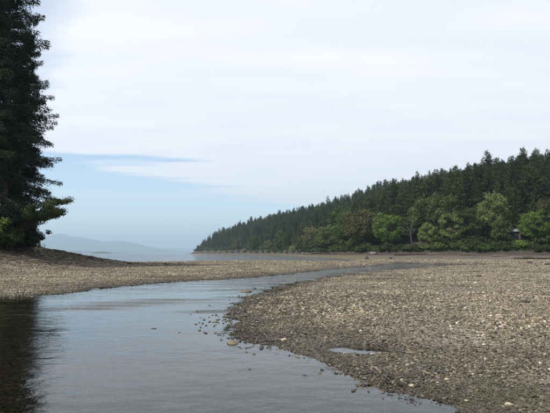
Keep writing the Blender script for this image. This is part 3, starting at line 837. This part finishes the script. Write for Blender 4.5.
# ------------------------------------------------------------------ cabin
def cabin():
    u = 513.5; Y = shore_y(u) + 6.0; x = (u - CX) / FPX * Y; z = float(ground_h(np.array([x]), np.array([Y]))[0])
    wood = mat_bark('cabin_boards', (.012, .010, .009), (.03, .026, .021), 5); roofm = mat_plain('roof_felt', (.13, .13, .13), (.22, .22, .225), 2)
    glass = NB('window_glass'); gm = glass.out(glass.bsdf((.02, .025, .03), .08, .6)); trim = mat_plain('trim', (.03, .026, .022), (.055, .05, .043), 4)
    o = empty('cabin', (x, Y, z), -.25)
    eave = (HOR - 231.5) / FPX * Y + EYE - z; w, dpt = 1.9, 1.5; ridge = eave + .75
    b = MB(); b.box((-w, -dpt, -.5), (w, dpt, eave)); 
    b.add([(-w, -dpt, eave), (-w, dpt, eave), (-w, 0, ridge - .06), (w, -dpt, eave), (w, dpt, eave), (w, 0, ridge - .06)], None, [(0, 1, 2), (3, 5, 4)])
    link('wall', b.mesh('wall', wood), o)
    for sgn in (-1, 1):
        r = MB(); e = .35
        v = []
        for xx in (-w - .3, w + .3):
            for (yy, zz) in ((sgn * (dpt + e), eave - .17), (sgn * .003, ridge)):
                v += [(xx, yy, zz), (xx, yy, zz + .07)]
        r.add(v, [(0, 4, 6, 2), (1, 3, 7, 5), (0, 1, 5, 4), (2, 6, 7, 3), (0, 2, 3, 1), (4, 5, 7, 6)])
        link('roof', r.mesh('roof', roofm), o)
    for (cx_, cz_, ww, hh) in ((-.95, eave * .62, .45, .42), (.35, eave * .62, .4, .42)):
        f = MB()
        for bx in (((cx_ - ww, -dpt - .05, cz_ - hh), (cx_ - ww + .08, -dpt + .02, cz_ + hh)), ((cx_ + ww - .08, -dpt - .05, cz_ - hh), (cx_ + ww, -dpt + .02, cz_ + hh)),
                   ((cx_ - ww + .08, -dpt - .045, cz_ + hh - .08), (cx_ + ww - .08, -dpt + .02, cz_ + hh)), ((cx_ - ww + .08, -dpt - .045, cz_ - hh), (cx_ + ww - .08, -dpt + .02, cz_ - hh + .08))):
            f.box(*bx)
        wo = link('window', f.mesh('window', trim), o)
        g = MB(); g.box((cx_ - ww + .08, -dpt - .02, cz_ - hh + .08), (cx_ + ww - .08, -dpt - .005, cz_ + hh - .08)); link('pane', g.mesh('pane', gm), wo)
    d = MB(); d.box((1.05, -dpt - .04, -.4), (1.7, -dpt + .02, eave * .85)); do = link('door', d.mesh('door', trim), o)
    hn = MB(); hn.tube([(1.15, -dpt - .05, .9), (1.15, -dpt - .1, .9)], [.03, .03], 6); link('handle', hn.mesh('handle', gm), do)
    tag(o, 'dark wooden cabin with pale roof half hidden by trees', 'cabin')
cabin()

# ------------------------------------------------------------------ rocks and driftwood
def rock_mesh(seed, sub=2, flat=.6, rough=.22, mat='pebble', angular=.5):
    import bmesh
    r = np.random.default_rng(seed); bm = bmesh.new()
    bmesh.ops.create_icosphere(bm, subdivisions=sub, radius=1.0)
    pl = unit(r.normal(0, 1, (9, 3))); off = r.uniform(.62, .95, 9)
    ph = r.uniform(0, 6, (4, 3)); fr = r.normal(0, 1.6, (4, 3))
    for v in bm.verts:
        c = np.array(v.co)
        k = 1 + rough * sum(math.sin(float(np.dot(fr[j], c)) * 1.3 + ph[j][0]) for j in range(4)) / 2.2
        c = c * k
        for n_, o_ in zip(pl, off):
            e = float(np.dot(c, n_)) - o_
            if e > 0: c = c - n_ * e * angular
        v.co = (c[0], c[1] * .82, c[2] * flat)
    me = bpy.data.meshes.new('stone'); bm.to_mesh(me); bm.free()
    me.materials.append(M[mat]); me.polygons.foreach_set('use_smooth', np.ones(len(me.polygons), bool))
    return me
M['rock_tan'] = mat_plain('tan_stone', (.06, .05, .028), (.19, .155, .095), 7, .7, .7, .02)
M['rock_dark'] = mat_plain('dark_stone', (.018, .016, .014), (.06, .053, .045), 9, .6, .7, .02)
M['rock_cream'] = mat_plain('cream_stone', (.26, .21, .13), (.42, .36, .25), 9, .8, .5, .01)
M['rock_white'] = mat_plain('white_shell', (.34, .33, .30), (.6, .58, .53), 14, .6, .6, .01)
M['rock_grey'] = mat_plain('grey_stone', (.07, .063, .053), (.17, .155, .13), 6, .85, .7, .03)
M['rock_brown'] = mat_plain('brown_stone', (.05, .035, .028), (.13, .095, .075), 7, .8, .7, .02)
def stone(u, v, wpx, mat, label, flat=.5, seed=0, sink=.35, asp=1.0, zoff=None, name='stone', group=None, cat='stone', sub=3):
    x, y = gp(u, v); 
    for _ in range(6):
        z = max(float(ground_h(np.array([x]), np.array([y]))[0]), -.05); x, y = gp(u, v, z)
    w = wpx / FPX * y / 2
    zg = float(ground_h(np.array([x]), np.array([y]))[0])
    if zoff is None: zb = max(zg, -.02) + w * flat * (1 - 2 * sink)
    else: zb = zoff
    me = rock_mesh(900 + seed, sub, flat, .22, mat)
    o = link(name, me); o.location = (x, y, zb); o.scale = (w, w * asp, w); o.rotation_euler = (0, 0, random.uniform(-.4, .4))
    return tag(o, label, cat, group)
stone(232, 346, 14, 'rock_tan', 'tan rounded stone standing alone in the stream off the gravel point', .42, 1, .3)
stone(305, 379.5, 8, 'rock_dark', 'small dark flat stone alone in the water below the gravel bank', .35, 2, .3)
stone(284, 341, 5.5, 'rock_cream', 'pale yellow round stone lying at the water edge of the gravel bar', .75, 3, .25)
stone(246, 293, 12, 'rock_tan', 'flat mossy stone in the water at the bend of the stream', .25, 4, .3)
stone(226, 318.5, 9, 'rock_dark', 'dark flat stone in the water left of the gravel point', .3, 5, .3)
stone(238, 311, 7, 'rock_dark', 'dark stone at the upper tip of the gravel point', .45, 6, .3)
stone(221, 341, 6, 'rock_dark', 'small dark stone left of the tan stone in the stream', .3, 7, .3)
stone(214, 329.5, 4.5, 'rock_dark', 'tiny dark stone farthest out in the stream off the gravel point', .35, 8, .3)
stone(226, 330, 5, 'rock_dark', 'dark stone just off the blunt end of the gravel point', .45, 9, .3)
stone(154, 331, 8, 'rock_dark', 'lone dark flat stone in mid stream', .3, 10, .3, .6)
stone(173, 333, 6, 'rock_dark', 'thin dark stone right of the lone stone in mid stream', .22, 11, .3, .5)
stone(267, 352, 5, 'rock_dark', 'dark wet stone in the shallows below the pale yellow stone', .4, 12, .3)
stone(276, 357, 7, 'rock_dark', 'dark flat wet stone in the shallows off the gravel bar', .3, 13, .3)
stone(339, 390, 7, 'rock_brown', 'brown stone in the shallows near the two small pools', .35, 14, .3)
stone(349, 391, 6, 'rock_dark', 'dark stone in the shallows beside the brown one near the pools', .35, 15, .3)
for i, (u, v, w, mt, lb) in enumerate([
        (505, 267, 13, 'rock_brown', 'broad brown rock clump on the far right gravel flat'), (530, 263, 6, 'rock_dark', 'small black rock right of the brown rock clump on the flat'),
        (536, 266, 6, 'rock_brown', 'small brown rock on the flat below the black one'), (548, 265, 9, 'rock_dark', 'dark rock at the right edge of the gravel flat'),
        (428.6, 274, 11, 'rock_brown', 'low brown rock just below the narrow end of the stream'), (479, 276.5, 8, 'rock_brown', 'brown rock on the gravel right of the stream end'),
        (499, 292.5, 12, 'rock_brown', 'long low brown rock ledge in the gravel on the right'), (525, 303, 11, 'rock_dark', 'dark rock in the gravel below the long brown ledge'),
        (528, 317.5, 9, 'rock_dark', 'dark rock in the gravel near the right edge'), (520, 335, 10, 'rock_brown', 'reddish brown stone in the gravel near the right edge'),
        (487, 371, 5, 'rock_white', 'white shell-like stone in the near gravel'), (537, 369.5, 4.5, 'rock_white', 'white stone in the near gravel close to the right edge'),
        (509, 405, 11, 'rock_cream', 'flat cream stone at the bottom right'), (412, 386, 7, 'rock_cream', 'cream stone at the near waterline of the bar'),
        (447, 380, 7, 'rock_cream', 'buff stone in the near gravel above the waterline'), (466, 401, 5, 'rock_cream', 'small yellowish stone near the bottom waterline'),
        (420, 369, 8, 'rock_grey', 'larger grey stone in the near gravel'), (261, 303.5, 4.5, 'rock_cream', 'pink-white stone on the gravel point'),
        (270, 304.5, 12, 'rock_brown', 'flat reddish rock on the gravel point'), (484, 345, 5, 'rock_white', 'small white stone in the middle of the right gravel'),
        (545, 384, 9, 'rock_grey', 'grey stone at the right edge of the near gravel'), (498, 391, 9, 'rock_brown', 'brown stone among the near gravel'),
        (402, 380, 5, 'rock_white', 'small white stone near the waterline of the bar'), (361, 331, 4, 'rock_white', 'small white stone high on the gravel bar')]):
    stone(u, v, w * .8, mt, lb, .3 if i in (0, 4, 6) else .5, 30 + i, .35, .7 if i in (0, 4, 6) else 1.0)
for i, (u, v, w, mt, lb) in enumerate([(130, 264.5, 7, 'rock_dark', 'dark rock on the crest of the left gravel spit'), (166, 264.8, 5, 'rock_dark', 'small dark rock on the spit right of the larger one')]):
    stone(u, v, w, mt, lb, .45, 70 + i, .3)
def at_ground(u, Y):
    x = (u - CX) / FPX * Y; return (x, Y, float(ground_h(np.array([x]), np.array([Y]))[0]))
for i, (u, Y, w, hgt, mt, lb) in enumerate([(92, 58, .8, .4, 'rock_dark', 'dark rock on the skyline where the left bank meets the spit'), (103, 60, .5, .28, 'rock_grey', 'small grey rock on the skyline of the spit'), (366, 122, .95, .8, 'rock_dark', 'small dark boulder alone on the green mud flat'), (390, 125, .8, .5, 'rock_dark', 'low dark boulder beside the pale shell patch'),
        (373, 176, 2.4, .9, 'rock_grey', 'grey pointed rock heap at the far tide line'), (198.5, 935, 7, 3.4, 'rock_cream', 'pale boulder at the tip of the wooded point'),
        (203, 900, 9, 2.0, 'rock_brown', 'brown boulder beside the pale one on the point'), (209, 850, 10, 1.8, 'rock_brown', 'long brown rock on the shore of the wooded point')]):
    x, y, z = at_ground(u, Y)
    o = link('boulder', rock_mesh(80 + i, 3, 1.0, .2, mt)); o.location = (x, y, max(z, 0) + hgt * .25); o.scale = (w / 2, w / 2, hgt * .7)
    tag(o, lb, 'boulder')

def log_mesh(seed, Lg, r0, mat):
    r = np.random.default_rng(seed); b = MB(); n = 7
    t = np.linspace(-.5, .5, n); p = np.column_stack([t * Lg, np.cumsum(r.normal(0, .025 * Lg, n)), r0 * .7 + np.abs(r.normal(0, .03, n))])
    b.tube(p, r0 * (1.15 - .5 * (t + .5)) * r.uniform(.9, 1.1, n), 9)
    for k in range(3):
        q = p[r.integers(1, n - 1)]; d = unit(r.normal(0, 1, 3) + np.array([.5, 0, .5])); b.tube([q, q + d * r0 * 3], [r0 * .3, r0 * .12], 5)
    for k in range(5):
        d = unit(np.array([-1.0, r.normal(0, 1), r.normal(0, .8)])); b.tube([p[0], p[0] + d * r0 * 2.2], [r0 * .5, r0 * .1], 5)
    return b.mesh('driftwood_log', M[mat], True)
LOGS = [(528, 131, 3.6, .17, 'drift', .35, 'pale driftwood log leaning at the bank below the cabin'), (534, 118, 9.5, .22, 'drift_dark', .05, 'long dark log lying across the upper beach at the right'),
        (545, 122, 4.0, .18, 'drift_dark', -.3, 'short dark log at the right end of the upper beach'), (470, 148, 6.0, .2, 'drift', .12, 'grey log on the upper beach below the olive trees'),
        (436, 155, 5.0, .2, 'drift', -.2, 'grey log below the bank right of the snag'), (405, 160, 7.0, .22, 'drift_dark', .1, 'dark log on the tide line below the snag'),
        (425, 158, 5.0, .2, 'drift_dark', .05, 'dark log on the tide line right of the snag'), (384, 172, 4.5, .2, 'drift', .3, 'pale log under the bright green pointed tree'),
        (352, 196, 6.0, .22, 'drift', -.1, 'pale log at the foot of the round brown-olive tree'), (340, 206, 7.0, .25, 'drift', .15, 'grey log piled with others on the far tide line'),
        (333, 214, 6.0, .25, 'drift_dark', -.15, 'dark log piled with others on the far tide line'), (322, 226, 9.0, .3, 'drift_dark', .0, 'long dark log on the far tide line left of the log pile'),
        (310, 240, 8.0, .3, 'drift', .1, 'grey log on the far tide line beside the pale bush'), (500, 138, 4.2, .17, 'drift', -.1, 'thin pale log on the beach left of the cabin')]
for i, (u, Y, Lg, r0, mt, rz, lb) in enumerate(LOGS):
    p = at_ground(u, Y); o = link('driftwood_log', log_mesh(60 + i, Lg, r0, mt)); o.location = p; o.rotation_euler = (0, 0, rz); tag(o, lb, 'log')

# ------------------------------------------------------------------ gravel, seaweed, grass (stuff)
def gravel():
    P, S = [], []
    def band(y0, y1, g, s0, s1, cover, under=0.0, xlo=-60, xhi=60):
        ys = np.arange(y0, y1, g)
        lim = lambda y: .60 * y + 4.5
        xs = np.arange(max(xlo, -lim(y1)), min(xhi, lim(y1)), g)
        X, Y = np.meshgrid(xs, ys); X = X.ravel() + rng.uniform(-.6, .6, X.size) * g; Y = Y.ravel() + rng.uniform(-.6, .6, Y.size) * g
        k = np.abs(X) < lim(Y); X, Y = X[k], Y[k]
        z, d, dh = ground_h(X, Y, True)
        pr = np.where(z > .0, cover, np.where(d > .15, .1, np.where(z > -.05, cover * .85, under)))
        pr = pr * np.clip(1.0 + 1.2 * fbm(X * .25, Y * .25, 3), .45, 1.15)
        k = (rng.random(len(X)) < pr) & (dh < -2) & (z < 2.0) & (z > -.8)
        X, Y, z = X[k], Y[k], z[k]
        s = np.exp(rng.normal(0, .42, len(X))) * rng.uniform(s0, s1, len(X)) * np.clip(1 + 1.1 * fbm(X * .28 + 9, Y * .28, 3), .62, 1.45)
        s = np.clip(s, s0 * .5, s1 * 2.3)
        P.append(np.stack([X, Y, z + s * .22], 1)); S.append(s)
    band(3.6, 8, .027, .0095, .0155, .97, .16)
    band(8, 13, .033, .012, .018, .97, .12)
    band(13, 22, .049, .016, .024, .95, .03)
    E = near_bank[1:18]                                  # loose stones standing in the shallows off the bar
    for i in range(len(E) - 1):
        (x0, y0), (x1, y1) = E[i], E[i + 1]; ln = math.hypot(x1 - x0, y1 - y0)
        m = int(min(ln * 30, 60)); t = rng.random(m); o = np.abs(rng.normal(0, .30 + .012 * y0, m)) - .1
        X = x0 + (x1 - x0) * t + (y1 - y0) / ln * -o; Y = y0 + (y1 - y0) * t + (x1 - x0) / ln * o
        X2 = x0 + (x1 - x0) * t + (y1 - y0) / ln * o; Y2 = y0 + (y1 - y0) * t - (x1 - x0) / ln * o
        ga, gb = ground_h(X, Y), ground_h(X2, Y2); wat = ga < gb          # keep the side that lies in the water
        X, Y, g_ = np.where(wat, X, X2), np.where(wat, Y, Y2), np.where(wat, ga, gb)
        keep = fbm(X * .9 + 3, Y * .9, 3) > -.12; X, Y, g_ = X[keep], Y[keep], g_[keep]
        s_ = rng.uniform(.016, .036, len(X)) * (1 + .03 * Y)
        P.append(np.stack([X, Y, np.maximum(g_, -s_ * .25) + s_ * .1], 1)); S.append(s_)
    P = np.concatenate(P); S = np.concatenate(S); n = len(P)
    sc3 = np.stack([S * rng.uniform(.85, 1.5, n), S * rng.uniform(.8, 1.2, n), S * rng.uniform(.6, 1.1, n)], 1)
    rot = np.stack([rng.normal(0, .35, n), rng.normal(0, .35, n), rng.uniform(0, 6.28, n)], 1)
    vs = [rock_mesh(700 + i, 1 if i < 4 else 2, .62 + .06 * (i % 3), .25, 'pebble', .8) for i in range(6)]
    for v in vs[:4]: v.polygons.foreach_set('use_smooth', np.zeros(len(v.polygons), bool))
    scatter_stuff('gravel', P, sc3, rot, rng.integers(0, 6, n), vs, label='grey-brown pebbles and broken shell covering the near beach', cat='gravel')
    # farther off the pebbles come in handfuls
    base = []
    for v in vs[:4]:
        a = np.empty(len(v.vertices) * 3, np.float32); v.vertices.foreach_get('co', a); base.append((a.reshape(-1, 3), np.array([tuple(p.vertices) for p in v.polygons])))
    hand = []
    for k in range(7):
        V, F, T, off = [], [], [], 0
        for q in range(34):
            b, f = base[rng.integers(0, 4)]; rr = math.sqrt(rng.random()); th = rng.uniform(0, 6.28); sz = min(math.exp(rng.normal(0, .4)), 2.4) * .105
            a = rng.uniform(0, 6.28); w = b * np.array([sz * rng.uniform(.9, 1.5), sz, sz * rng.uniform(.6, 1.0)])
            w = np.stack([w[:, 0] * math.cos(a) - w[:, 1] * math.sin(a), w[:, 0] * math.sin(a) + w[:, 1] * math.cos(a), w[:, 2]], 1) + np.array([rr * math.cos(th), rr * math.sin(th), sz * .2])
            V.append(w); F.append(f + off); off += len(w); T.append(np.full(len(w), rng.random(), np.float32))
        me = mk_mesh('handful', np.concatenate(V), [np.concatenate(F)], [M['pebble']])
        at_ = me.attributes.new('tone', 'FLOAT', 'POINT'); at_.data.foreach_set('value', np.concatenate(T)); hand.append(me)
    P, S = [], []
    band(22, 36, .27, .19, .23, .95); band(36, 60, .40, .27, .33, .9); band(60, 110, .75, .45, .6, .7)
    P = np.concatenate(P); n = len(P); S = np.concatenate(S); S = S ** .3 * np.interp(P[:, 1], [22, 36, 37, 60, 61, 110], [.2, .22, .26, .30, .40, .5]) ** .7
    P[:, 2] = ground_h(P[:, 0], P[:, 1])
    scatter_stuff('gravel', P, np.stack([S, S, S], 1), np.stack([0 * S, 0 * S, rng.uniform(0, 6.28, n)], 1), rng.integers(0, 7, n), hand,
                  label='fine pebbles covering the farther beach and the spit', cat='gravel')
gravel()

def seaweed():
    vs = []
    for i in range(4):
        r = np.random.default_rng(20 + i); b = MB()
        for k in range(26):
            a = r.uniform(0, 6.28); L_ = r.uniform(.5, 1.2); d = np.array([math.cos(a), math.sin(a), r.uniform(-.02, .25)])
            c = np.append(r.normal(0, .6, 2), r.uniform(0, .10)); L_ *= .6; d[:2] += r.normal(0, .3, 2)
            sd = np.array([-math.sin(a), math.cos(a), r.normal(0, .3)]) * r.uniform(.08, .18)
            b.kites(c[None], (d * L_)[None], sd[None])
        vs.append(b.mesh('weed', M['weed']))
    pts = []
    edge = near_bank[1:20]
    for i in range(len(edge) - 1):
        (x0, y0), (x1, y1) = edge[i], edge[i + 1]
        L_ = math.hypot(x1 - x0, y1 - y0); dist = (y0 + y1) / 2
        for k in range(int(min(L_ * 40, 260))):
            t = rng.random(); o = rng.normal(.05, .22 + .012 * dist)
            nx, ny = -(y1 - y0) / L_, (x1 - x0) / L_
            pts.append((x0 + (x1 - x0) * t - nx * o, y0 + (y1 - y0) * t - ny * o))
    pts = np.array(pts); z, d, dh = ground_h(pts[:, 0], pts[:, 1], True)
    k = (z > -.055) & (z < .16) & (rng.random(len(z)) < np.clip(.45 + 1.6 * fbm(pts[:, 0] * .8, pts[:, 1] * .8), 0, 1)); pts, z = pts[k], z[k]
    n = len(pts); s = rng.uniform(.035, .085, n) * np.clip(pts[:, 1] / 12, .7, 1.8)
    scatter_stuff('seaweed', np.column_stack([pts, np.maximum(z, -.005) + .015]), np.stack([s, s, s * .8], 1), np.stack([0 * s, 0 * s, rng.uniform(0, 6.28, n)], 1),
                  rng.integers(0, 4, n), vs, label='dark wet seaweed strewn along the edge of the gravel bar', cat='seaweed')
seaweed()

def grass():
    vs = []
    for i in range(3):
        r = np.random.default_rng(50 + i); b = MB()
        for k in range(40):
            a = r.uniform(0, 6.28); d = np.array([math.cos(a) * .35, math.sin(a) * .35, 1.0]) * r.uniform(.4, 1.0)
            b.kites(np.append(r.normal(0, .3, 2), -.05)[None], d[None], (np.array([-math.sin(a), math.cos(a), 0]) * .03)[None])
        vs.append(b.mesh('tuft', M['grass']))
    P = []
    for u in np.arange(400, 560, .35):
        Y = shore_y(u) + random.uniform(.8, 4); P.append(at_ground(u, Y))
    for k in range(260):
        x, y = random.uniform(-32, -20.5), random.uniform(41, 54); z = float(ground_h(np.array([x]), np.array([y]))[0])
        if z > 2.1 - .012 * (x + 32): P.append((x, y, z))
    n = len(P); s = rng.uniform(.4, .9, n)
    scatter_stuff('grass', P, np.stack([s, s, s], 1), np.stack([0 * s, 0 * s, rng.uniform(0, 6.28, n)], 1), rng.integers(0, 3, n), vs,
                  label='green grass along the top of the banks', cat='grass')
grass()

# ------------------------------------------------------------------ sea air
def haze():
    b = MB(); b.box((-27000, -400, -4.2), (27000, 27500, 760))
    hb_ = NB('sea_haze'); pv = hb_.N('ShaderNodeVolumePrincipled')
    pv.inputs['Color'].default_value = (.64, .85, 1.0, 1); pv.inputs['Density'].default_value = HAZE; pv.inputs['Anisotropy'].default_value = .2
    m = hb_.out(pv.outputs[0], True); m.cycles.homogeneous_volume = True
    tag(link('haze', b.mesh('haze', m)), kind='stuff')
HAZE = 1.4e-4
haze()
